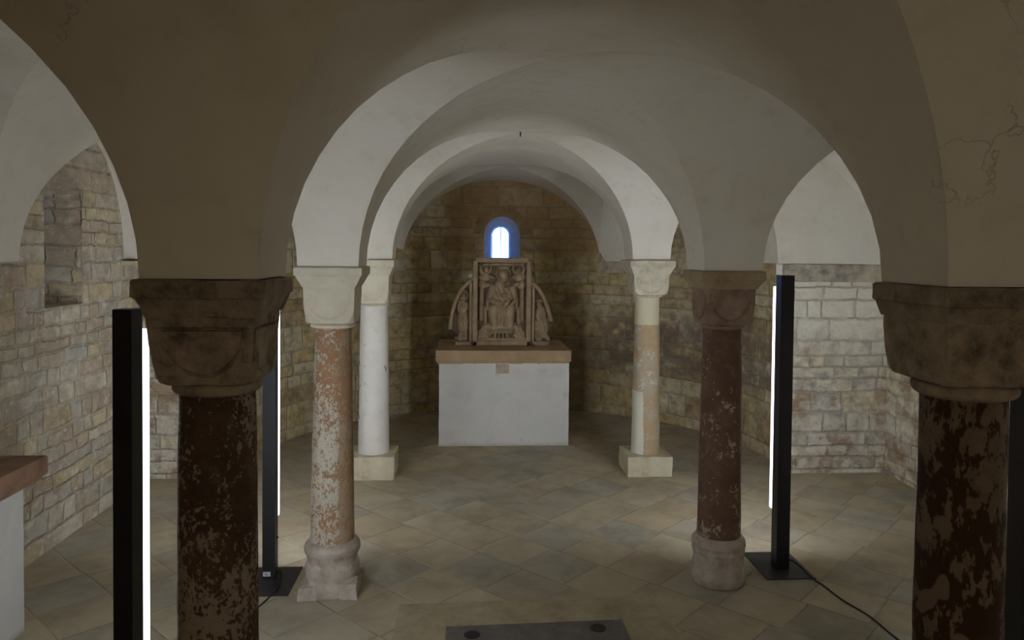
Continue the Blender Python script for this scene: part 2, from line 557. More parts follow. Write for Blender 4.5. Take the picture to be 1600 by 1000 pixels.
for j in range(3):
    for i in range(3):
        bay([P(i, j, 'fr'), P(i, j + 1, 'fl'), P(i + 1, j + 1, 'nl'), P(i + 1, j, 'nr')])
for i in range(4):
    for j in range(3):
        if i == 3 and j != 1: continue
        strip([P(i, j, 'nr'), P(i, j + 1, 'nl'), P(i, j + 1, 'fl'), P(i, j, 'fr')], 's')
for i in range(3):
    for j in range(4):
        strip([P(i, j, 'fl'), P(i, j, 'fr'), P(i + 1, j, 'nr'), P(i + 1, j, 'nl')], 't')
strip([P(3, 0, 'nr'), P(3, 1, 'nl'), (-1.05, 7.075, ZS), (-2.83, 7.075, ZS)], 's')
# behind the camera
for j in range(3):
    c = [(P(0, j, 'nr')[0], -2.6, ZS), (P(0, j + 1, 'nl')[0], -2.6, ZS), P(0, j + 1, 'nl'), P(0, j, 'nr')]
    bay(c)
for j in range(4):
    x0, x1 = PIER[(0, j)][:2]
    strip([(x0, -2.6, ZS), (x1, -2.6, ZS), P(0, j, 'nr'), P(0, j, 'nl')], 't')

# apse: centre cell, two side cells, strips between
RL0, RL1 = (-1.15, 9.66), (-0.825, 9.84)
RR0, RR1 = (1.765, 9.87), (2.12, 9.64)
ZR = 2.02
cl, cr = P(3, 1, 'fr'), P(3, 2, 'fl')
bay([cl, cr, (*RR0, ZR), (*RL1, ZR)], 1.08)
strip([(*RL1, ZR), (*RR0, ZR), (RR0[0] + 0.0, 10.7, ZR), (RL1[0], 10.7, ZR)], 's', 1.08, 3)
strip([P(3, 1, 'fl'), P(3, 1, 'fr'), (*RL1, ZR), (*RL0, ZR)], 't', 1.06)
strip([P(3, 2, 'fl'), P(3, 2, 'fr'), (*RR1, ZR), (*RR0, ZR)], 't', 1.06)
bay([P(3, 2, 'fr'), (3.02, 7.40, ZS), (3.02, 9.0, ZS), (*RR1, ZR)])
strip([(3.02, 7.40, ZS), (3.5, 7.40, ZS), (3.5, 9.0, ZS), (3.02, 9.0, ZS)], 't')
strip([(*RR1, ZR), (3.02, 9.0, ZS), (3.5, 9.9, ZS), (2.5, 10.4, ZR)], 's')
bay([(-2.05, 7.40, ZS), P(3, 1, 'fl'), (*RL0, ZR), (-2.05, 9.0, ZS)])
strip([(-2.6, 7.40, ZS), (-2.05, 7.40, ZS), (-2.05, 9.0, ZS), (-2.6, 9.0, ZS)], 't')
strip([(-2.05, 9.0, ZS), (*RL0, ZR), (-1.6, 10.4, ZR), (-2.6, 9.9, ZS)], 's')
# side arches from the outer apse columns to the end walls, with the plastered face above each
for xa, xb, bx0, bx1 in ((P(3, 2, 'nr')[0], 3.0, P(3, 2, 'nr')[0], 4.03), (-2.05, P(3, 1, 'nl')[0], -2.83, P(3, 1, 'nl')[0])):
    hh = 0.86
    strip([(xa, 7.06, ZS), (xb, 7.06, ZS), (xb, 7.42, ZS), (xa, 7.42, ZS)], 's', hh)
    xs = sorted([xa + (xb - xa) * (e + 1) / 2 for e in SM] + [bx0 + (bx1 - bx0) * (e + 1) / 2 for e in SM])
    for yy, fl in ((7.06, False), (7.40, True)):
        lo, hi = [], []
        for x in xs:
            e = 2 * (x - xa) / (xb - xa) - 1
            g = 2 * (x - bx0) / (bx1 - bx0) - 1
            lo.append((x, yy, ZS + (hh * prof(e) if abs(e) <= 1 else 0.0)))
            hi.append((x, yy, ZS + HC * max(prof(g), prof(e) if abs(e) <= 1 else 0) + 0.04))
        VB.grid([lo, hi], flip=fl)
ceiling = VB.build('ceiling', PLASTER, smooth=180)
tag(ceiling, kind='structure')

# unseen slab added above the vault keeps daylight out
rb = MB()
rb.box(-3.4, 4.6, -2.7, 11.4, 3.26, 3.5)
tag(rb.build('ceiling_light_stop', PLASTER), kind='structure')

# ------------------------------------------------------------------ walls
def wall_sheet(b, us, z0, z1, f, hole=None, zcuts=()):
    """vertical strips of wall along u; hole=(u0,u1,zsill,zspring) with a half-round head"""
    for a, c in zip(us, us[1:]):
        def topz(u):
            r = (hole[1] - hole[0]) / 2
            k = (u - (hole[0] + hole[1]) / 2) / r
            return hole[3] + r * prof(k)
        segs = [(z0, z1, z0, z1)]
        if hole and a >= hole[0] - 1e-6 and c <= hole[1] + 1e-6:
            segs = [(z0, hole[2], z0, hole[2]), (topz(a), z1, topz(c), z1)]
        for (la, ha, lc, hc_) in segs:
            b.quad([f(a, la), f(c, lc), f(c, hc_), f(a, ha)], [(a, la), (c, lc), (c, hc_), (a, ha)])


def hole_us(h, n=16):
    return [(h[0] + h[1]) / 2 - (h[1] - h[0]) / 2 * math.cos(PI * i / n) for i in range(n + 1)]


def reveal(b, h, f0, f1, shrink=0.0, n=16):
    """jambs, sill and head between face f0(u,z) and back f1(u,z), splayed by shrink"""
    def ring(sh):
        u0, u1 = h[0] + sh, h[1] - sh
        r = (u1 - u0) / 2
        c = (u0 + u1) / 2
        zs = h[2] + sh * 0.3
        L = [(u0, zs)] + [(c - r * math.cos(PI * i / n), h[3] + r * math.sin(PI * i / n)) for i in range(n + 1)] + [(u1, zs)]
        return L
    A, B = ring(0), ring(shrink)
    m = len(A)
    for i in range(m):
        j = (i + 1) % m
        q = [f0(*A[i]), f0(*A[j]), f1(*B[j]), f1(*B[i])]
        du = (Vector(q[0]) - Vector(q[1])).length
        dd = (Vector(q[0]) - Vector(q[3])).length
        b.quad(q, [(0.1, A[i][1]), (0.1, A[i][1] + du), (0.1 + dd, A[i][1] + du), (0.1 + dd, A[i][1])])
    return A, B


# left wall, u along +y
lw = MB()
NICHE = (5.41, 5.925, 1.715, 2.45)
us = [Y_BACK, 0, 2.5, 4.0, 5.0] + hole_us(NICHE) + [6.3, 7.3]
fl_ = lambda u, z: (WL, u, z)
wall_sheet(lw, us, 0, 3.4, fl_, NICHE)
A_, B_ = reveal(lw, NICHE, fl_, lambda u, z: (WL - 0.62, u, z), 0.05)
lw.quad([(WL - 0.62, u, z) for u, z in B_], [(u, z) for u, z in B_])
tag(lw.build('wall_left', M_LEFT), kind='structure')
# right wall
rw = MB()
wall_sheet(rw, [Y_BACK, 2.5, 7.3], 0, 3.4, lambda u, z: (WR, u, z))
tag(rw.build('wall_right', M_END), kind='structure')
bw = MB()
wall_sheet(bw, [WL - 0.1, WR + 0.1], 0, 3.4, lambda u, z: (u, Y_BACK, z))
tag(bw.build('wall_back', PLASTER), kind='structure')

# end walls of the two aisles
for nm, x0, x1, jx in (('wall_end_left', WL - 0.05, -2.05, -2.05), ('wall_end_right', 3.0, WR + 0.05, 3.0)):
    e = MB()
    wall_sheet(e, [x0, (x0 + x1) / 2, x1], 0, 2.05, lambda u, z: (u, 7.10, z))
    sg = 1 if jx > 0 else -1
    a, c = (jx, 7.10), (jx + sg * 0.17, 7.5)
    e.quad([(a[0], a[1], 0), (c[0], c[1], 0), (c[0], c[1], 3.4), (a[0], a[1], 3.4)], [(jx, 0), (jx + 0.43, 0), (jx + 0.43, 3.4), (jx, 3.4)])
    tag(e.build(nm, M_END), kind='structure')

# apse wall
AC, AR = Vector((0.5, 7.5)), 2.68
WIN = (0, 0, 1.78, 2.605 - 0.245)
uw = PI * AR / 2
WIN = (uw - 0.015 - 0.245, uw - 0.015 + 0.245, 1.80, 2.365)


def apse(u, z, dr=0.0):
    th = PI - u / AR
    return (AC.x + (AR + dr) * math.cos(th), AC.y + (AR + dr) * math.sin(th), z)


us = [uw * i / 30 for i in range(30)]
us = [u for u in us if u < WIN[0] - 0.03] + hole_us(WIN) + [2 * uw - u for u in reversed(us) if 2 * uw - u > WIN[1] + 0.03]
aw = MB()
wall_sheet(aw, us, 0, 3.4, apse, WIN)
tag(aw.build('wall_apse', M_APSE), kind='structure')
rv = MB()
M_REVEAL = mat_stone('reveal_stone', (0.60, 0.60, 0.58), (0.48, 0.48, 0.46), (0.68, 0.68, 0.66), 9, 0.004, 0.5)
WD = 0.50
INS = 0.118


def wback(u, z):
    return (AC.x + (u - uw), AC.y + AR + WD, z)


A_, B_ = reveal(rv, WIN, apse, wback, INS)
tag(rv.build('trim_5', M_REVEAL), kind='structure')
# narrow outer slot, thickness of wall outside the glass
WIN2 = (WIN[0] + INS, WIN[1] - INS, WIN[2] + INS * 0.3, WIN[3])
ow = MB()
wall_sheet(ow, [uw - 3.4] + hole_us(WIN2) + [uw + 3.4], 0, 3.4, lambda u, z: (AC.x + (u - uw), AC.y + AR + WD + 0.1, z), WIN2)
reveal(ow, WIN2, wback, lambda u, z: (AC.x + (u - uw), AC.y + AR + WD + 0.1, z), 0.0)
for x in (-3.4, 4.6):
    ow.quad([(x, 7.0, 0), (x, 11.5, 0), (x, 11.5, 3.5), (x, 7.0, 3.5)], [(0, 0), (4, 0), (4, 3.4), (0, 3.4)])
ow.quad([(-3.4, 10.78, 0), (-2.9, 10.78, 0), (-2.9, 10.78, 3.5), (-3.4, 10.78, 3.5)], [(0, 0), (1, 0), (1, 3.4), (0, 3.4)])
ow.quad([(3.9, 10.78, 0), (4.6, 10.78, 0), (4.6, 10.78, 3.5), (3.9, 10.78, 3.5)], [(0, 0), (1, 0), (1, 3.4), (0, 3.4)])
tag(ow.build('wall_outer', M_APSE), kind='structure')

# window: two lights with a thin lead bar
win = empty('window_1', (AC.x - 0.015, AC.y + AR + WD - 0.01, WIN2[2]), kind='structure')
gl = NT('window_glass')
gl.b.inputs['Base Color'].default_value = (0.95, 0.97, 1, 1)
gl.b.inputs['Roughness'].default_value = 0.05
gl.b.inputs['Transmission Weight'].default_value = 1.0
gl.b.inputs['IOR'].default_value = 1.01
wr = (WIN2[1] - WIN2[0]) / 2
wh = WIN2[3] - WIN2[2]
g = MB()
ring = [(-wr, 0)] + [(-wr * math.cos(PI * i / 16), wh + wr * math.sin(PI * i / 16)) for i in range(17)] + [(wr, 0)]
g.quad([(x, 0, z) for x, z in ring])
g.build('pane', gl.mat, win)
fr = MB()
LEAD = mat_flat('lead', (0.05, 0.06, 0.07), 0.6)
inn = [(x * (1 - 0.014 / wr), z if z == 0 else wh + (z - wh) * (1 - 0.014 / wr)) for x, z in ring]
for (a, b_), (c, d) in zip(zip(ring, ring[1:]), zip(inn, inn[1:])):
    fr.quad([(a[0], -0.008, a[1]), (b_[0], -0.008, b_[1]), (d[0], -0.008, d[1]), (c[0], -0.008, c[1])])
    fr.quad([(c[0], -0.008, c[1]), (d[0], -0.008, d[1]), (d[0], 0.008, d[1]), (c[0], 0.008, c[1])])
fr.box(-0.003, 0.010, -0.006, 0.006, 0, wh + wr - 0.002)
fr.build('window_frame', LEAD, win)

# white wall added beyond the window, sunlit so the glass looks bright
yd = MB()
yd.box(-1.6, 2.8, 18.0, 18.3, 0, 3.6)
M_BACKING = mat_flat('window_backing_white', (0.82, 0.82, 0.80), 0.9)
tag(yd.build('wall_backing', M_BACKING), kind='structure')

# imposts and ledges
M_LEDGE = mat_stone('ledge_stone', (0.50, 0.44, 0.32), (0.30, 0.27, 0.22), (0.62, 0.58, 0.48), 9, 0.012)
M_LEDGE2 = mat_stone('impost_stone', (0.42, 0.38, 0.30), (0.20, 0.19, 0.20), (0.58, 0.54, 0.40), 11, 0.022)


def block(name, x0, x1, y0, y1, z0, z1, mat, rz=0, seg=8, amp=0.006, parent=None, chamfer=0.0, sm=50):
    """hewn stone block, slightly uneven"""
    b = MB()
    nx = max(2, int((x1 - x0) / 0.03)); ny = max(2, int((y1 - y0) / 0.03)); nz = max(2, int((z1 - z0) / 0.03))
    nx, ny, nz = min(nx, 30), min(ny, 30), min(nz, 20)
    X = [x0 + (x1 - x0) * i / nx for i in range(nx + 1)]
    Y = [y0 + (y1 - y0) * i / ny for i in range(ny + 1)]
    Z = [z0 + (z1 - z0) * i / nz for i in range(nz + 1)]
    b.grid([[(x, y0, z) for x in X] for z in Z])
    b.grid([[(x, y1, z) for x in X] for z in Z], flip=True)
    b.grid([[(x0, y, z) for y in Y] for z in Z], flip=True)
    b.grid([[(x1, y, z) for y in Y] for z in Z])
    b.grid([[(x, y, z0) for x in X] for y in Y], flip=True)
    b.grid([[(x, y, z1) for x in X] for y in Y])
    cx, cy = (x0 + x1) / 2, (y0 + y1) / 2
    for v in b.v:
        n = Vector((fbm(v, 9), fbm(v + Vector((5, 0, 0)), 9), fbm(v + Vector((0, 5, 0)), 9)))
        onb = abs(v.z - z0) < 1e-6
        if chamfer:
            k = (v.z - z0) / (z1 - z0)
            v.x = cx + (v.x - cx) * (1 - chamfer * (1 - k)); v.y = cy + (v.y - cy) * (1 - chamfer * (1 - k))
        v += Vector((n.x * amp, n.y * amp, 0 if onb else n.z * amp * 0.5))
    if rz:
        R = Matrix.Rotation(rz, 3, 'Z')
        c0 = Vector((cx, cy, 0))
        b.v = [R @ (v - c0) + c0 for v in b.v]
    return b.build(name, mat, parent, smooth=sm, weld=True)


tag(block('trim_1', 3.06, 3.735, 7.04, 7.16, 1.875, 2.045, M_LEDGE2, amp=0.012), kind='structure')
tag(block('trim_2', 3.745, 4.10, 7.085, 7.16, 1.875, 2.045, M_LEDGE, amp=0.005), kind='structure')
for k, (q0, q1, nm) in enumerate(((RR0, RR1, 'trim_3'), (RL0, RL1, 'trim_4'))):
    mx, my = (q0[0] + q1[0]) / 2, (q0[1] + q1[1]) / 2
    d = Vector((mx, my)) - AC
    ang = math.atan2(d.y, d.x) - PI / 2
    tag(block(nm, mx - 0.21, mx + 0.21, my - 0.04, my + 0.16, 1.87, 2.015, M_LEDGE, rz=ang, amp=0.008, chamfer=0.12), kind='structure')
tag(block('trim_6', WL - 0.1, WL + 0.12, 6.55, 7.0, 1.99, 2.03, M_LEDGE, amp=0.003), kind='structure')
# window voussoirs: ring of stones flush with the apse wall
M_VOUS = mat_stone('voussoir_stone', (0.30, 0.20, 0.11), (0.20, 0.135, 0.07), (0.38, 0.27, 0.14), 8, 0.006)
vs = MB()
NVs = 9
for i in range(NVs):
    a0, a1 = PI * i / NVs + 0.012, PI * (i + 1) / NVs - 0.012
    r0, r1 = 0.246, 0.40 + 0.02 * ((i * 7) % 3 - 1)
    uc, zc = (WIN[0] + WIN[1]) / 2, WIN[3]
    L = []
    for r, aa in ((r0, (a0, (a0 + a1) / 2, a1)), (r1, (a1, (a0 + a1) / 2, a0))):
        for a in aa: L.append((uc - r * math.cos(a), zc + r * math.sin(a)))
    F = [apse(u, z, -0.012) for u, z in L]
    B2 = [apse(u, z, 0.03) for u, z in L]
    vs.ngon(F)
    for q in range(6):
        w = (q + 1) % 6
        vs.quad([F[q], F[w], B2[w], B2[q]])
tag(vs.build('trim_7', M_VOUS), kind='structure')

# ------------------------------------------------------------------ floor
fb = MB()
fb.quad([(-3.6, -2.6, 0), (4.6, -2.6, 0), (4.6, 11.4, 0), (-3.6, 11.4, 0)])
tag(fb.build('floor', M_FLOOR), kind='structure')

# sunk grave cover in a stone surround
M_SURR = mat_stone('surround_stone', (0.36, 0.31, 0.21), (0.26, 0.22, 0.15), (0.43, 0.38, 0.27), 5, 0.004, 0.7)
M_SLATE = mat_stone('slate', (0.14, 0.13, 0.125), (0.10, 0.095, 0.09), (0.19, 0.175, 0.16), 7, 0.003, 0.6)
M_IRON = mat_flat('iron', (0.03, 0.028, 0.026), 0.6, 0.3)
cover = empty('floor_slab_cover', (0.41, 3.7, 0), label='dark slate cover with two round lifting holes in the floor, framed by sandstone', cat='floor cover')


def flatbox(name, pts, z0, z1, mat, parent, wav=0.0):
    b = MB()
    o = Vector(parent.location)
    up_ = [Vector((x, y, z1)) - o for x, y in pts]
    dn = [Vector((x, y, z0)) - o for x, y in pts]
    b.ngon(up_)
    for i in range(len(pts)):
        j = (i + 1) % len(pts)
        b.quad([dn[i], dn[j], up_[j], up_[i]])
    return b.build(name, mat, parent)


flatbox('surround', [(-0.39, 4.235), (1.195, 4.29), (1.16, 4.572), (-0.385, 4.515)], -0.02, 0.004, M_SURR, cover)
flatbox('surround', [(-0.40, 2.95), (-0.115, 2.95), (-0.105, 4.24), (-0.39, 4.231)], -0.02, 0.0035, M_SURR, cover)
flatbox('surround', [(0.935, 2.95), (1.27, 2.95), (1.197, 4.286), (0.925, 4.277)], -0.02, 0.0045, M_SURR, cover)
flatbox('slab', [(-0.10, 2.95), (0.925, 2.95), (0.915, 4.262), (-0.097, 4.225)], -0.02, 0.010, M_SLATE, cover)
for x, y in ((0.05, 4.125), (0.765, 4.17)):
    b = MB()
    rows = []
    for r, z in ((0.046, 0.0101), (0.046, 0.013), (0.032, 0.013), (0.030, 0.0105), (0.0, 0.0103)):
        rows.append([(x - 0.41 + r * math.cos(2 * PI * k / 24), y - 3.7 + r * math.sin(2 * PI * k / 24), z) for k in range(24)])
    b.grid(rows, closed=True)
    o = b.build('lifting_hole', M_IRON, cover, smooth=40)

# ------------------------------------------------------------------ columns
def square_stack(b, profile, seg=14, amp=0.004, seed=0.0, round_=0.0):
    """square rings with (half, z); slightly worn edges"""
    rows = []
    N = seg * 4
    for (h, z) in profile:
        row = []
        for k in range(N):
            side, f = divmod(k, seg)
            a = -1 + 2 * f / seg
            x, y = ((a, -1), (1, a), (-a, 1), (-1, -a))[side]
            if round_:
                l = math.hypot(x, y)
                q = 1 - round_ * max(0, l - 1.2)
                x *= q; y *= q
            v = Vector((x * h, y * h, z))
            d = fbm(v + Vector((seed, seed * 2, 0)), 11) * amp
            l = math.hypot(x, y) or 1
            v += Vector((x / l * d, y / l * d, d * 0.5 if 0 < abs(h) else 0))
            row.append(v)
        rows.append(row)
    b.grid(rows, closed=True)
    b.ngon(rows[0], flip=True)
    b.ngon(rows[-1])


def dens(profile, step=0.018):
    out = []
    for (a, b_) in zip(profile, profile[1:]):
        n = max(1, int(max(abs(b_[1] - a[1]), abs(b_[0] - a[0])) / step))
        for i in range(n): out.append((a[0] + (b_[0] - a[0]) * i / n, a[1] + (b_[1] - a[1]) * i / n))
    out.append(profile[-1])
    return out


def lathe(profile, mat, name, parent, n=48, amp=0.0, seed=0.0, smooth=50, caps=True, sc=7):
    b = MB()
    rows = []
    for (r, z) in profile:
        row = []
        for k in range(n):
            a = 2 * PI * k / n
            v = Vector((r * math.cos(a), r * math.sin(a), z))
            d = fbm(v + Vector((seed, 0, seed)), sc) * amp
            row.append(v + Vector((math.cos(a) * d, math.sin(a) * d, 0)))
        rows.append(row)
    b.grid(rows, closed=True)
    if caps:
        b.ngon(rows[0], flip=True); b.ngon(rows[-1])
    return b.build(name, mat, parent, smooth=smooth)


def cushion(name, parent, mat, z0, z1, a, rb, amp, seed, groove=0.006, shield=True, corner=0.82, frame=False, S_taper=0.04):
    """cube capital: square above, rounded to the neck below, half-round shield on each face"""
    b = MB()
    n = 56
    nz = 64
    H = z1 - z0
    ths = []
    for s in range(4):
        for i in range(n):
            e = -1 + 2 * i / n
            ths.append(-PI * 3 / 4 + s * PI / 2 + (e + 1) * PI / 4)
    rows = []
    tap = S_taper
    for iz in range(nz + 1):
        t = iz / nz
        z = z0 + H * t
        at = a * (1 - tap * (1 - t))
        k1 = min(1.0, t / 0.50)
        rho = at * 1.4142 * (corner + (1 - corner) * math.sqrt(max(0, 1 - (1 - k1) ** 2)))
        if t < 0.07: at *= 1 - 0.06 * (1 - math.sqrt(1 - (1 - t / 0.07) ** 2))
        row = []
        for th in ths:
            c, s_ = math.cos(th), math.sin(th)
            m = max(abs(c), abs(s_))
            box_ = at / m
            r = min(box_, rho)
            lat = min(abs(c), abs(s_)) / m
            if shield and t < 0.84:
                q = math.hypot(lat / 0.84, (0.84 - t) / 0.70)
                if abs(q - 1) < 0.045: r -= groove * math.cos((q - 1) / 0.045 * PI / 2)
                elif q < 1: r -= groove * 0.25
            if frame and 0.80 < t < 0.845 and lat < 0.86: r -= groove
            if frame and t < 0.84 and t > 0.35 and 0.84 < lat < 0.90: r -= groove * 0.8
            v = Vector((r * c, r * s_, z))
            dn = fbm(v + Vector((seed, seed, seed)), 10) * amp
            row.append(v + Vector((c * dn, s_ * dn, 0)))
        rows.append(row)
    b.grid(rows, closed=True)
    b.ngon(rows[0], flip=True); b.ngon(rows[-1])
    return b.build(name, mat, parent, smooth=32)


def column(x, y, spec, label, lean=(0, 0)):
    t = empty('stone_column', (x, y, 0), label=label, cat='column', group=spec.get('group'))
    S = spec
    zt = S['ztop']
    am = S['amp']
    b = MB()
    A, zc = S['ab'], S['abz']         # abacus half width, heights: top, edge bottom, slope bottom
    square_stack(b, dens([(S['cap'] - 0.012, zc[2] - 0.002), (S['cap'] + 0.004, zc[2]), (A - 0.008, zc[1]), (A, zc[1] + 0.006), (A, zt - 0.008), (A - 0.006, zt)]), 16, am * 1.2, S['seed'])
    b.build('abacus', S['m_ab'], t, smooth=32)
    cushion('capital', t, S['m_cap'], S['neck'], zc[2], S['cap'], S['rb'], am, S['seed'] + 3, S.get('groove', 0.006), S.get('shield', True), frame=S.get('frame', False), corner=S.get('corner', 0.80), S_taper=S.get('taper', 0.05))
    n0, n1 = S['neck'] - S['necking'], S['neck']
    rn = S['rneck']
    pr = [(rn - 0.03, n0 - 0.004)]
    for i in range(9):
        a = -PI / 2 + PI * i / 8
        pr.append((rn - 0.5 * (n1 - n0) + 0.5 * (n1 - n0) * math.cos(a), (n0 + n1) / 2 + 0.5 * (n1 - n0) * math.sin(a)))
    pr.append((rn - 0.03, n1 + 0.004))
    lathe(pr, S['m_cap'], 'astragal', t, amp=am * 0.7, seed=S['seed'])
    r0, r1 = S['r']                  # bottom, top radius
    zb = S['zbase']
    pr = [(r0 + (r1 - r0) * (k / 40) ** 1.2, zb - 0.01 + (n0 + 0.01 - zb) * k / 40) for k in range(41)]
    lathe(pr, S['m_sh'], 'shaft', t, n=64, amp=S.get('shamp', 0.003), seed=S['seed'] + 9, sc=4)
    if S['base'] == 'block':
        hb = S['bh']
        block('plinth', -hb, hb, -hb, hb, 0, zb, S['m_base'], amp=0.006, parent=t, rz=S.get('prz', 0))
    else:
        k = S['bk']
        pr = [(k * 0.60, 0.001)] + [(k * a, z) for a, z in S['bprof']] + [(r0 - 0.01, zb + 0.015)]
        pr2 = []
        for (a, c) in zip(pr, pr[1:]):
            for i in range(3): pr2.append((a[0] + (c[0] - a[0]) * i / 3, a[1] + (c[1] - a[1]) * i / 3))
        pr2.append(pr[-1])
        lathe(pr2, S['m_base'], 'base', t, n=56, amp=0.005, seed=S['seed'] + 5, sc=12, smooth=60)
        if S.get('spurs'):
            for sx, sy in ((-1, -1), (1, -1), (1, 1), (-1, 1)):
                h = 0.075 if (sx, sy) != (1, -1) else 0.10
                c = 0.125
                block('base_spur', sx * c - 0.05, sx * c + 0.05, sy * c - 0.05, sy * c + 0.05, 0, h, S['m_base'], amp=0.014, parent=t, chamfer=-0.08)
    return t


BROWN_CAP = mat_stone('weathered_brown_sandstone', (0.34, 0.28, 0.205), (0.12, 0.092, 0.066), (0.45, 0.385, 0.29), 9, 0.014, 0.9)
BROWN_AB = mat_stone('dark_abacus_stone', (0.28, 0.23, 0.17), (0.10, 0.08, 0.06), (0.39, 0.33, 0.25), 11, 0.015, 1.0)
TAN_AB = mat_stone('tan_abacus_stone', (0.36, 0.28, 0.175), (0.26, 0.185, 0.11), (0.43, 0.355, 0.24), 6, 0.005, 0.5)
RED_CAP = mat_stone('red_brown_capital', (0.27, 0.19, 0.14), (0.17, 0.105, 0.07), (0.36, 0.28, 0.215), 7, 0.006, 0.8)
CREAM = mat_stone('cream_limestone', (0.60, 0.56, 0.44), (0.50, 0.45, 0.33), (0.66, 0.63, 0.52), 5, 0.003, 0.4)
CREAM2 = mat_stone('rough_cream_limestone', (0.56, 0.52, 0.40), (0.40, 0.36, 0.26), (0.66, 0.60, 0.50), 12, 0.010, 0.8)
PLINTH = mat_stone('plinth_limestone', (0.52, 0.47, 0.34), (0.36, 0.30, 0.19), (0.58, 0.54, 0.42), 6, 0.004, 0.6)
PINK_BASE = mat_stone('pinkish_base_stone', (0.42, 0.37, 0.315), (0.30, 0.25, 0.19), (0.52, 0.475, 0.42), 14, 0.010, 0.8)

SH_FL = mat_shaft('dark_red_paint_flaked', (0.075, 0.045, 0.028), (0.115, 0.066, 0.040), (0.33, 0.27, 0.21), 0.54, 0.57, 78, 0.9, 1.2, stretch=0.8)
def fr_patch(t, c, p):
    n = t.noise(p, 7.5, 2, 0.4)
    return t.mix(t.step(n, 0.62, 0.64), c, (0.20, 0.14, 0.10))
SH_FR = mat_shaft('dark_brown_paint_peeling', (0.16, 0.115, 0.075), (0.20, 0.15, 0.11), (0.055, 0.026, 0.012), 0.47, 0.51, 42, extra=fr_patch, stretch=0.45)
SH_ML = mat_shaft('orange_stone_limewash_flakes', (0.34, 0.19, 0.095), (0.29, 0.18, 0.11), (0.53, 0.49, 0.40), 0.505, 0.54, 85, 0.55, 1.35, stretch=0.7, veil=0.9,
                  extra=lambda t, c, p: t.mix(t.m('MULTIPLY', t.step(t.m('ADD', t.xyz(p)[0], t.m('MULTIPLY', t.noise(p, 20, 4, 0.6), 0.06)), 0.075, 0.095), 0.7), c, (0.34, 0.21, 0.115)))  # right edge darker: the side away from the lamp, put into the colour
SH_MR = mat_shaft('maroon_paint_flaked', (0.130, 0.072, 0.046), (0.165, 0.100, 0.066), (0.42, 0.35, 0.26), 0.60, 0.63, 50, 0.30, 0.75, stretch=0.9)


def br_extra(t, c, p):
    q = t.xyz(p)
    nz = t.m('MULTIPLY', t.m('SUBTRACT', t.noise(p, 12, 3, 0.6), 0.5), 0.05)
    # white repair low on the left, cream new stone at the head
    left = t.m('MULTIPLY', t.m('SUBTRACT', 1.0, t.step(t.m('ADD', q[0], nz), -0.055, -0.05)), t.m('SUBTRACT', 1.0, t.step(t.m('ADD', q[2], nz), 0.80, 0.805)))
    c = t.mix(left, c, (0.62, 0.60, 0.50))
    topm = t.step(t.m('ADD', q[2], t.m('MULTIPLY', nz, 0.5)), 1.44, 1.45)
    return t.mix(topm, c, (0.60, 0.56, 0.40))


SH_BR = mat_shaft('ochre_stone_pitted', (0.41, 0.295, 0.165), (0.40, 0.35, 0.265), (0.58, 0.55, 0.48), 0.585, 0.62, 60, extra=br_extra)
SH_BL = mat_shaft('whitewashed_stone_chipped', (0.68, 0.66, 0.60), (0.64, 0.62, 0.57), (0.34, 0.27, 0.19), 0.63, 0.655, 10)

ATTIC = [(1.0, 0.004), (1.0, 0.06), (0.93, 0.10), (0.97, 0.13), (0.94, 0.165), (0.86, 0.185), (0.88, 0.225), (0.96, 0.255), (0.965, 0.28), (0.90, 0.305)]
LUMP = [(0.93, 0.004), (1.0, 0.04), (0.97, 0.10), (0.93, 0.15), (0.95, 0.195), (0.98, 0.215), (0.96, 0.235), (1.0, 0.255), (0.98, 0.28), (0.90, 0.30)]

column(-0.85, 2.634, dict(ztop=2.047, ab=0.205, abz=(0, 1.985, 1.925), cap=0.172, neck=1.700, rb=0.150, rneck=0.148, necking=0.042, r=(0.136, 0.125), zbase=0.30, base='torus', bk=0.175, bprof=ATTIC, spurs=False,
       m_ab=BROWN_AB, m_cap=BROWN_CAP, m_sh=SH_FL, m_base=PINK_BASE, amp=0.008, seed=1.0, frame=True, groove=0.014, corner=0.84, taper=0.13),
       'dark brown nearest column on the left with a square abacus and flaking dark red shaft')
column(1.663, 2.401, dict(ztop=2.050, ab=0.205, abz=(0, 1.985, 1.935), cap=0.180, neck=1.735, rb=0.165, rneck=0.160, necking=0.050, r=(0.136, 0.129), zbase=0.30, base='torus', bk=0.175, bprof=ATTIC,
       m_ab=BROWN_AB, m_cap=BROWN_CAP, m_sh=SH_FR, m_base=PINK_BASE, amp=0.005, seed=2.0, shield=False, corner=0.86, taper=0.06),
       'dark nearest column at the right edge with a plain block capital and peeling brown shaft')
column(-0.831, 4.77, dict(ztop=2.040, ab=0.203, abz=(0, 1.985, 1.915), cap=0.155, neck=1.690, rb=0.138, rneck=0.140, necking=0.030, r=(0.137, 0.112), zbase=0.31, base='torus', bk=0.180, bprof=ATTIC, spurs=True,
       m_ab=CREAM, m_cap=CREAM, m_sh=SH_ML, m_base=PINK_BASE, amp=0.0015, seed=3.0, groove=0.004),
       'left middle column with cream cushion capital and orange shaft flecked with white limewash')
column(1.667, 4.781, dict(ztop=2.033, ab=0.205, abz=(0, 1.972, 1.920), cap=0.158, neck=1.690, rb=0.142, rneck=0.137, necking=0.030, r=(0.139, 0.121), zbase=0.30, base='torus', bk=0.172, bprof=LUMP,
       m_ab=TAN_AB, m_cap=RED_CAP, m_sh=SH_MR, m_base=PINK_BASE, amp=0.003, seed=4.0, groove=0.010),
       'right middle column with tan abacus, shield carved capital and dark maroon shaft')
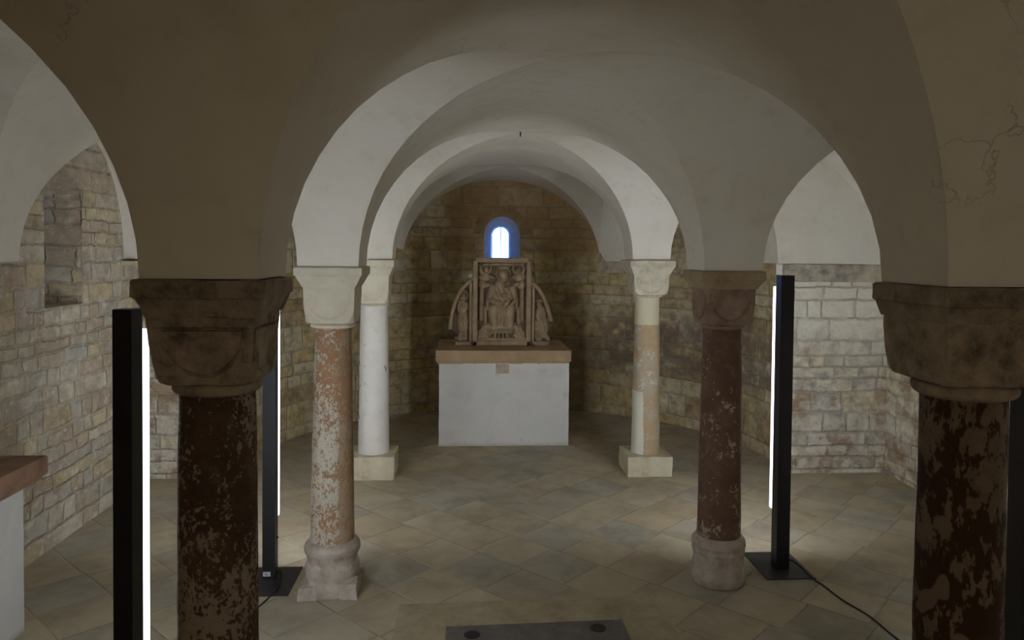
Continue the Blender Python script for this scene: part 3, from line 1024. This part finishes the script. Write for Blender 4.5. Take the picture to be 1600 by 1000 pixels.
column(-0.869, 7.208, dict(ztop=2.053, ab=0.200, abz=(0, 1.985, 1.900), cap=0.150, neck=1.640, rb=0.140, rneck=0.142, necking=0.026, r=(0.147, 0.130), zbase=0.215, base='block', bh=0.215,
       m_ab=CREAM, m_cap=CREAM, m_sh=SH_BL, m_base=PLINTH, amp=0.0015, seed=5.0, groove=0.003),
       'whitewashed rear column left of the altar with chipped round shaft on a square plinth')
column(1.772, 7.237, dict(ztop=2.071, ab=0.218, abz=(0, 2.005, 1.935), cap=0.172, neck=1.735, rb=0.142, rneck=0.140, necking=0.025, r=(0.138, 0.116), zbase=0.19, base='block', bh=0.215,
       m_ab=CREAM2, m_cap=CREAM2, m_sh=SH_BR, m_base=PLINTH, amp=0.002, seed=6.0, groove=0.006),
       'rear column right of the altar with ochre shaft, white repair patch and square plinth')

# ------------------------------------------------------------------ altars
M_ALTAR = NT('altar_limewash')
_p = M_ALTAR.obj()
_c = M_ALTAR.ramp(M_ALTAR.noise(_p, 2.2, 5, 0.6), [(0.3, (0.56, 0.56, 0.55)), (0.5, (0.64, 0.64, 0.61)), (0.7, (0.60, 0.60, 0.60))])
_c = M_ALTAR.mix(M_ALTAR.m('MULTIPLY', M_ALTAR.step(M_ALTAR.noise(_p, 5, 5, 0.65), 0.6, 0.72), 0.4), _c, (0.42, 0.41, 0.41))
_z = M_ALTAR.m('ADD', M_ALTAR.xyz(_p)[2], M_ALTAR.m('MULTIPLY', M_ALTAR.noise(_p, 12, 4, 0.6), 0.08))
_c = M_ALTAR.mix(M_ALTAR.m('MULTIPLY', M_ALTAR.m('SUBTRACT', 1.0, M_ALTAR.step(_z, 0.04, 0.09)), 0.5), _c, (0.36, 0.33, 0.26))
M_ALTAR = M_ALTAR.out(_c, M_ALTAR.bump(M_ALTAR.noise(_p, 16, 5, 0.6), 0.4, 0.006), 0.9)
M_MENSA = mat_stone('altar_slab_sandstone', (0.40, 0.29, 0.17), (0.32, 0.22, 0.13), (0.46, 0.35, 0.22), 3.5, 0.004, 0.4)
M_MENSA2 = mat_stone('red_altar_slab', (0.27, 0.165, 0.11), (0.18, 0.11, 0.075), (0.33, 0.22, 0.15), 6, 0.004, 0.6)
M_RELIC = mat_stone('relic_stone', (0.42, 0.35, 0.27), (0.35, 0.22, 0.16), (0.48, 0.42, 0.36), 14, 0.003, 0.6)


def mensa(name, x0, x1, y0, y1, z0, z1, mat, parent, step=0.02):
    b = MB()
    def ring(d, z): return [(x0 + d, y0 + d, z), (x1 - d, y0 + d, z), (x1 - d, y1 - d, z), (x0 + d, y1 - d, z)]
    rows = [ring(step, z0), ring(step, z0 + 0.022), ring(0.004, z0 + 0.026), ring(0, z0 + 0.034), ring(0, z1 - 0.006), ring(0.006, z1)]
    b.grid(rows, closed=True)
    b.ngon(rows[0], flip=True); b.ngon(rows[-1])
    return b.build(name, mat, parent)


al = empty('altar', (0.43, 8.7, 0), label='white limewashed block altar with tan stone slab in the middle of the apse', cat='altar')
block('pedestal', -0.715, 0.715, -0.5, 0.48, 0, 0.91, M_ALTAR, amp=0.003, parent=al)
mensa('altar_slab', -0.752, 0.735, -0.52, 0.50, 0.905, 1.055, M_MENSA, al)
block('relic_stone', -0.095, 0.050, -0.512, -0.49, 0.80, 0.905, M_RELIC, amp=0.001, parent=al)
al2 = empty('altar', (-2.65, 3.75, 0), label='white plastered side altar with reddish slab against the left wall', cat='altar')
block('pedestal', -0.27, 0.20, -0.62, 0.55, 0, 0.84, M_ALTAR, amp=0.003, parent=al2)
mensa('altar_slab', -0.27, 0.29, -0.70, 0.63, 0.835, 0.965, M_MENSA2, al2)
al3 = empty('altar', (3.85, 3.9, 0), label='side altar with dark red slab behind the right front column, mostly hidden', cat='altar')
block('pedestal', -0.36, 0.26, -0.62, 0.60, 0, 0.87, M_ALTAR, amp=0.003, parent=al3)
mensa('altar_slab', -0.44, 0.27, -0.70, 0.68, 0.865, 1.0, M_MENSA2, al3)

# ------------------------------------------------------------------ carved relief on the altar
M_CARVE = mat_stone('carved_sandstone', (0.37, 0.28, 0.18), (0.26, 0.19, 0.12), (0.46, 0.36, 0.24), 9, 0.004, 0.5)


M_GROUND = mat_stone('shaded_sunk_stone', (0.155, 0.11, 0.075), (0.10, 0.07, 0.05), (0.22, 0.165, 0.11), 9, 0.004, 0.5)  # recess shade put into the colour, so the carving stands out


def carve_height(prims, x, z):
    h = 0.0
    for q in prims:
        k = q[0]
        if k == 'e':            # ellipse: cx cz rx rz height
            _, cx, cz, rx, rz, hh = q
            d = ((x - cx) / rx) ** 2 + ((z - cz) / rz) ** 2
            if d < 1: h = max(h, hh * math.sqrt(1 - d))
        elif k == 'c':          # tapered limb: x0 z0 x1 z1 r0 r1 height
            _, ax, az, bx, bz, ra, rb_, hh = q
            dx, dz = bx - ax, bz - az
            t = max(0, min(1, ((x - ax) * dx + (z - az) * dz) / (dx * dx + dz * dz)))
            r = ra + (rb_ - ra) * t
            d = math.hypot(x - ax - t * dx, z - az - t * dz) / r
            if d < 1: h = max(h, hh * math.sqrt(1 - d * d))
        elif k == 'r':          # ring: cx cz r w height
            _, cx, cz, r, w, hh = q
            d = abs(math.hypot(x - cx, z - cz) - r) / w
            if d < 1: h = max(h, hh * math.sqrt(1 - d * d))
        elif k == 'f':          # drapery folds over an area: cx cz rx rz height freq angle
            _, cx, cz, rx, rz, hh, fq, an = q
            d = ((x - cx) / rx) ** 2 + ((z - cz) / rz) ** 2
            if d < 1:
                w = 0.5 + 0.5 * math.sin(fq * (x * math.cos(an) + z * math.sin(an)) + 3 * math.sin(z * 12 + x * 5))
                h = max(h, hh * math.sqrt(1 - d) * (0.70 + 0.30 * w))
    return h


def figure(name, prims, parent, yback, clip, label=None, st=0.0065):
    """carved figure in relief: smooth raised surface standing on the sunk ground"""
    xs = [p[1] for p in prims]; zs = [p[2] for p in prims]
    x0, x1, z0, z1 = clip
    nx, nz = int((x1 - x0) / st), int((z1 - z0) / st)
    H = [[carve_height(prims, x0 + i * st, z0 + j * st) for i in range(nx + 1)] for j in range(nz + 1)]
    b = MB()
    idx = {}
    def vid(i, j):
        if (i, j) not in idx:
            idx[(i, j)] = len(b.v)
            h = H[j][i] * 1.35
            b.v.append(Vector((x0 + i * st, yback - h - 0.0004 * math.sin(i * 3.1 + j * 1.7), z0 + j * st)))
        return idx[(i, j)]
    for j in range(nz):
        for i in range(nx):
            hs = (H[j][i], H[j][i + 1], H[j + 1][i + 1], H[j + 1][i])
            if max(hs) > 0.003:
                b.f.append((vid(i, j), vid(i + 1, j), vid(i + 1, j + 1), vid(i, j + 1)))
                b.m.append(0)
    # bring the silhouette down to the ground
    for v in b.v:
        if yback - v.y < 0.003: v.y = yback + 0.002
    o = b.build(name, M_CARVE, parent, smooth=180)
    if label: o['label'] = label
    return o


# local coords: x to the right, z up from slab; face looks to -y
rel = empty('carved_relief', (0.415, 8.66, 1.057), label='carved brown stone relief with enthroned figure and two rounded side wings, on the altar', cat='relief')


def slab_poly(name, outer, y0, y1, mat, parent):
    b = MB()
    F = [(x, y0, z) for x, z in outer]; B = [(x, y1, z) for x, z in outer]
    b.ngon(F); b.ngon(B, flip=True)
    for i in range(len(outer)):
        j = (i + 1) % len(outer)
        b.quad([B[i], B[j], F[j], F[i]])
    return b.build(name, mat, parent)


XL_, XR_, ZT = -0.335, 0.335, 1.01
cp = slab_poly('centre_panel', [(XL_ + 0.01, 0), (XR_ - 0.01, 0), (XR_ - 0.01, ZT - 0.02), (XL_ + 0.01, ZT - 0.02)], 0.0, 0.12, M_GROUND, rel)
# raised frame of the centre panel
def frame_bars(parent, bars, y0, y1):
    b = MB()
    for (xa, xb, za, zb_) in bars:
        rows = []
        for y, d in ((y1, 0), (y0 + 0.008, 0), (y0, 0.008)):
            rows.append([(xa + d, y, za + d), (xb - d, y, za + d), (xb - d, y, zb_ - d), (xa + d, y, zb_ - d)])
        b.grid(rows, closed=True)
        b.ngon(rows[-1])
    return b.build('panel_frame', M_CARVE, parent)


frame_bars(cp, [(XL_, XL_ + 0.055, 0, ZT - 0.03), (XR_ - 0.055, XR_, 0, ZT - 0.03), (XL_ + 0.03, XR_ - 0.03, ZT - 0.055, ZT), (XL_, XR_, -0.0, 0.055)], -0.085, 0.01)
inner = (XL_ + 0.05, XR_ - 0.05, 0.05, ZT - 0.045)
seated = [('e', 0.015, 0.815, 0.062, 0.075, 0.085), ('r', 0.015, 0.825, 0.080, 0.010, 0.045), ('e', 0.015, 0.90, 0.075, 0.03, 0.055),
          ('f', 0.0, 0.60, 0.135, 0.16, 0.07, 120, 0.3), ('c', -0.10, 0.67, -0.145, 0.53, 0.045, 0.035, 0.07), ('c', 0.12, 0.67, 0.15, 0.53, 0.045, 0.035, 0.07),
          ('c', -0.145, 0.53, -0.03, 0.50, 0.032, 0.024, 0.085), ('c', 0.15, 0.53, 0.10, 0.47, 0.032, 0.024, 0.085),
          ('f', 0.0, 0.37, 0.155, 0.20, 0.085, 150, 0.15), ('c', -0.09, 0.42, -0.085, 0.22, 0.065, 0.055, 0.09), ('c', 0.095, 0.42, 0.09, 0.22, 0.065, 0.055, 0.09),
          ('c', -0.16, 0.54, -0.165, 0.42, 0.02, 0.02, 0.045), ('c', 0.165, 0.54, 0.17, 0.42, 0.02, 0.02, 0.045),
          ('c', -0.20, 0.43, -0.17, 0.43, 0.015, 0.015, 0.05), ('c', 0.17, 0.43, 0.20, 0.43, 0.015, 0.015, 0.05),
          ('c', -0.19, 0.43, -0.19, 0.25, 0.022, 0.022, 0.04), ('c', 0.195, 0.43, 0.195, 0.25, 0.022, 0.022, 0.04)]
for e in (-0.075, -0.03, 0.015, 0.06): seated.append(('c', e, 0.135, e, 0.095, 0.016, 0.018, 0.075))
seated += [('c', -0.13, 0.155, 0.12, 0.155, 0.028, 0.028, 0.07), ('c', -0.14, 0.205, 0.13, 0.205, 0.03, 0.03, 0.08)]
figure('seated_figure', seated, cp, 0.0, inner)
child = [('e', 0.055, 0.665, 0.034, 0.040, 0.125), ('f', 0.065, 0.56, 0.055, 0.085, 0.115, 160, 0.8), ('c', 0.03, 0.60, -0.02, 0.575, 0.018, 0.013, 0.12), ('c', 0.06, 0.50, 0.01, 0.43, 0.032, 0.022, 0.115)]
figure('child_figure', child, cp, 0.0, inner)
for sx in (-1, 1):
    ang = [('e', sx * 0.185, 0.875, 0.038, 0.045, 0.07), ('r', sx * 0.185, 0.885, 0.056, 0.013, 0.05), ('f', sx * 0.20, 0.79, 0.075, 0.05, 0.055, 130, 0.5),
           ('c', sx * 0.14, 0.80, sx * 0.085, 0.77, 0.022, 0.014, 0.055), ('c', sx * 0.24, 0.86, sx * 0.26, 0.93, 0.02, 0.012, 0.045), ('c', sx * 0.235, 0.82, sx * 0.262, 0.88, 0.02, 0.012, 0.045)]
    figure('angel_figure', ang, cp, 0.0, inner)
    pil = [('c', sx * 0.235, 0.66, sx * 0.235, 0.30, 0.024, 0.024, 0.045), ('e', sx * 0.225, 0.70, 0.045, 0.05, 0.055), ('e', sx * 0.17, 0.70, 0.03, 0.03, 0.045)]
    figure('throne_post', pil, cp, 0.0, inner)
    kn = [('f', sx * 0.20, 0.13, 0.085, 0.065, 0.06, 140, 0.9), ('e', sx * 0.15, 0.225, 0.034, 0.036, 0.07), ('f', sx * 0.175, 0.175, 0.06, 0.065, 0.06, 150, 0.4), ('c', sx * 0.12, 0.16, sx * 0.09, 0.20, 0.018, 0.013, 0.06), ('c', sx * 0.21, 0.10, sx * 0.27, 0.085, 0.04, 0.022, 0.05)]
    figure('kneeling_figure', kn, cp, 0.0, inner)
figure('ground_line', [('c', -0.28, 0.07, 0.28, 0.07, 0.026, 0.026, 0.05)], cp, 0.0, inner)
figure('cloud_band', [('c', -0.22, 0.935, 0.24, 0.94, 0.022, 0.022, 0.035)], cp, 0.0, inner)


def wing(sx, parent):
    """quarter-round wing panel; sx -1 left, +1 right"""
    xi = sx * 0.345
    xo, zo, zt = sx * 0.60, (0.36 if sx < 0 else 0.30), (0.79 if sx < 0 else 0.74)
    if sx < 0: arc = [(-0.345, 0.775), (-0.40, 0.74), (-0.465, 0.67), (-0.52, 0.585), (-0.56, 0.49), (-0.590, 0.38), (-0.608, 0.275), (-0.612, 0.185), (-0.575, 0.165), (-0.535, 0.165)]
    else: arc = [(0.345, 0.735), (0.40, 0.70), (0.455, 0.64), (0.505, 0.555), (0.545, 0.46), (0.575, 0.36), (0.592, 0.285), (0.572, 0.27), (0.575, 0.20), (0.55, 0.185)]
    base = [(arc[-1][0], 0.0), (xi, 0.0)]
    outer = arc + base
    if sx < 0: outer = outer
    else: outer = list(reversed(outer))
    if sx < 0: outer = list(outer)
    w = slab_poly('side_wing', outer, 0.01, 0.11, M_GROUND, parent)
    # curved moulding along the arc, upright bar beside the centre panel, sill
    b = MB()
    rows = []
    full = arc[:8] if sx < 0 else arc[:7]
    P2 = []
    for i in range(len(full) - 1):
        for k in range(4):
            t = k / 4
            P2.append((full[i][0] * (1 - t) + full[i + 1][0] * t, full[i][1] * (1 - t) + full[i + 1][1] * t))
    P2.append(full[-1])
    for i, (x, z) in enumerate(P2):
        a, c = P2[max(i - 1, 0)], P2[min(i + 1, len(P2) - 1)]
        d = Vector((c[0] - a[0], c[1] - a[1])).normalized()
        n = Vector((d.y, -d.x))
        if n.x * sx > 0: n = -n
        sec = [(0, 0.02), (0, -0.055), (0.010, -0.065), (0.034, -0.065), (0.044, -0.05), (0.046, 0.02)]
        rows.append([(x + n.x * o, y, z + n.y * o) for o, y in sec])
    b.grid(rows, flip=(sx < 0))
    b.ngon(rows[0]); b.ngon(rows[-1])
    b.build('wing_moulding', M_CARVE, w, smooth=40)
    xe = arc[-1][0]
    bars = [(min(xi, xi + sx * 0.032), max(xi, xi + sx * 0.032), 0.0, arc[0][1] - 0.02), (min(xe, xi), max(xe, xi), 0.0, 0.045)]
    frame_bars(w, bars, -0.065, 0.012)
    return w


wl = wing(-1, rel)
stand = [('e', -0.445, 0.565, 0.036, 0.045, 0.07), ('r', -0.445, 0.575, 0.052, 0.012, 0.04), ('f', -0.455, 0.44, 0.06, 0.11, 0.065, 150, 0.2), ('e', -0.445, 0.455, 0.03, 0.034, 0.085), ('f', -0.445, 0.25, 0.065, 0.20, 0.06, 160, 0.3),
         ('c', -0.41, 0.48, -0.395, 0.42, 0.022, 0.018, 0.07), ('c', -0.46, 0.14, -0.48, 0.07, 0.03, 0.03, 0.05), ('c', -0.42, 0.20, -0.405, 0.09, 0.025, 0.02, 0.05), ('e', -0.46, 0.075, 0.075, 0.03, 0.045)]
figure('standing_figure', stand, wl, 0.01, (-0.56, -0.375, 0.04, 0.68))
wrg = wing(1, rel)
kneel = [('e', 0.435, 0.475, 0.030, 0.036, 0.07), ('c', 0.405, 0.515, 0.475, 0.515, 0.016, 0.016, 0.07), ('f', 0.45, 0.36, 0.06, 0.10, 0.065, 150, 0.1), ('c', 0.42, 0.40, 0.395, 0.345, 0.02, 0.014, 0.065),
         ('f', 0.47, 0.22, 0.075, 0.13, 0.065, 150, 0.4), ('f', 0.435, 0.14, 0.06, 0.10, 0.06, 130, 0.9), ('c', 0.50, 0.11, 0.545, 0.07, 0.035, 0.02, 0.05), ('f', 0.405, 0.21, 0.03, 0.08, 0.04, 120, 1.2)]
figure('kneeling_figure', kneel, wrg, 0.01, (0.378, 0.56, 0.04, 0.60))

# small white box on the left shoulder of the relief
bx = MB()
bx.box(-0.019, 0.019, -0.02, 0.02, 0, 0.045, 0.003)
wb = bx.build('sensor_box', mat_flat('white_plastic', (0.75, 0.77, 0.80), 0.5))
wb.location = (0.415 - 0.365, 8.70, 1.057 + 0.772)
tag(wb, 'tiny white box perched on the left shoulder of the carved relief', 'sensor')

# ------------------------------------------------------------------ light poles
M_BLACK = mat_flat('black_powder_coat', (0.012, 0.012, 0.014), 0.45)
M_SIDE = M_BLACK
M_BASEPL = mat_flat('black_steel_plate', (0.028, 0.026, 0.028), 0.4)
M_LED = mat_emit('led_diffuser', (0.90, 0.94, 1.0), LED_POWER)
M_LED_SIDE = mat_emit('led_diffuser_flank', (0.86, 0.90, 1.0), 1.6)
M_STICK = mat_flat('white_sticker', (0.7, 0.7, 0.7), 0.6)
M_CORD = mat_flat('black_rubber', (0.012, 0.012, 0.012), 0.5)


def pole(x, y, rz, h, label, plate=(-0.17, 0.16, -0.20, 0.24), w=0.045, strip_x=0.0, sticker=False):
    t = empty('light_pole', (x, y, 0), rz, label=label, cat='lamp', group=None)
    b = MB(); b.box(-w, w, -w, w, 0.008, h, 0.002); b.build('post', M_BLACK, t)
    b = MB(); b.box(plate[0], plate[1], plate[2], plate[3], 0, 0.008, 0.001); b.build('base_plate', M_BASEPL, t)
    # round diffuser tube standing off the rear face on a narrow rail
    b = MB(); b.box(strip_x - 0.006, strip_x + 0.006, w - 0.001, w + 0.016, 0.40 * h / 2, 1.905 * h / 2); b.build('mounting_rail', M_BLACK, t)
    # glowing diffuser channel: soft light from its flanks, the strong beam from the face turned away from the pole
    b = MB()
    z0_, z1_ = 0.385 * h / 2, 1.92 * h / 2
    b.box(strip_x - 0.014, strip_x + 0.014, w + 0.014, w + 0.044, z0_, z1_, 0.003, m=0)
    b.quad([(strip_x + 0.012, w + 0.0445, z0_ + 0.01), (strip_x - 0.012, w + 0.0445, z0_ + 0.01), (strip_x - 0.012, w + 0.0445, z1_ - 0.01), (strip_x + 0.012, w + 0.0445, z1_ - 0.01)], m=1)
    b.build('led_strip', [M_LED_SIDE, M_LED], t)
    b = MB(); b.box(w - 0.002, w + 0.012, 0.0, 0.012, 0.255, 0.267, 0.002); b.build('knob', M_CORD, t)
    if sticker:
        b = MB(); b.box(-0.035, 0.012, -w - 0.0006, -w + 0.0005, 0.022, 0.052); s_ = b.build('sticker', M_STICK, t)
        b = MB()
        for k in range(3): b.box(-0.026, -0.012 + 0.006 * k, -w - 0.0009, -w - 0.0005, 0.042 - 0.007 * k, 0.0445 - 0.007 * k)
        b.build('sticker_print', M_CORD, s_)
    return t


pr_ = pole(2.163, 4.965, 0.0, 2.0, 'black upright light pole standing right of the dark maroon middle column', strip_x=-0.031)
pl_ = pole(-1.263, 4.94, 0.0, 2.0, 'black upright light pole seen between the dark left column and the orange flecked column', w=0.040, plate=(-0.19, 0.18, -0.28, 0.14), strip_x=0.026, sticker=True)
pole(-1.200, 2.74, -0.12, 1.93, 'black upright light pole nearest the camera, left of the dark left column', w=0.035, strip_x=0.021, plate=(-0.17, 0.17, -0.24, 0.14))
pole(2.195, 2.78, -PI / 2, 1.98, 'black upright light pole cut by the right edge of the picture', strip_x=-0.02)

c1 = tube('power_cable', [(2.20, 5.01, 0.03), (2.24, 4.97, 0.045), (2.275, 4.88, 0.03), (2.29, 4.76, 0.014), (2.32, 4.66, 0.006), (2.345, 4.45, 0.006), (2.40, 4.25, 0.006), (2.42, 3.95, 0.006), (2.50, 3.5, 0.006), (2.62, 3.0, 0.006)], 0.0055, M_CORD)
c1.parent = pr_; c1.location = (-2.163, -4.965, 0)
c2 = tube('power_cable', [(-1.215, 4.93, 0.035), (-1.19, 4.91, 0.045), (-1.17, 4.83, 0.022), (-1.17, 4.72, 0.016), (-1.20, 4.60, 0.006), (-1.245, 4.42, 0.006), (-1.26, 4.2, 0.006), (-1.28, 3.8, 0.006), (-1.35, 3.3, 0.006)], 0.0055, M_CORD)
c2.parent = pl_; c2.location = (1.263, -4.94, 0)

# iron hook in the crown of the vault
hk = MB()
rows = []
for z, r in ((0, 0.006), (-0.045, 0.0055), (-0.056, 0.004)):
    rows.append([(r * math.cos(PI * k / 4), r * math.sin(PI * k / 4), z) for k in range(8)])
hk.grid(rows, closed=True, flip=True)
hk.ngon(rows[0]); hk.ngon(rows[-1], flip=True)
h_ = hk.build('ceiling_hook', M_IRON, smooth=40)
h_.location = (0.424, 6.0, 3.115)
tag(h_, 'short rusty iron pin sticking down from the vault crown above the altar', 'hook')

# ------------------------------------------------------------------ warm fill light added behind the camera
la = bpy.data.lights.new('fill_light', 'AREA')
la.shape = 'DISK'; la.size = 2.0
la.energy = FILL_POWER
la.color = (1.0, 0.83, 0.62)
lo = bpy.data.objects.new('fill_light', la)
COL.objects.link(lo)
lo.location = (0.1, -1.6, 2.3)
lo.rotation_euler = Vector((0.0, 0.65, -0.75)).to_track_quat('-Z', 'Y').to_euler()
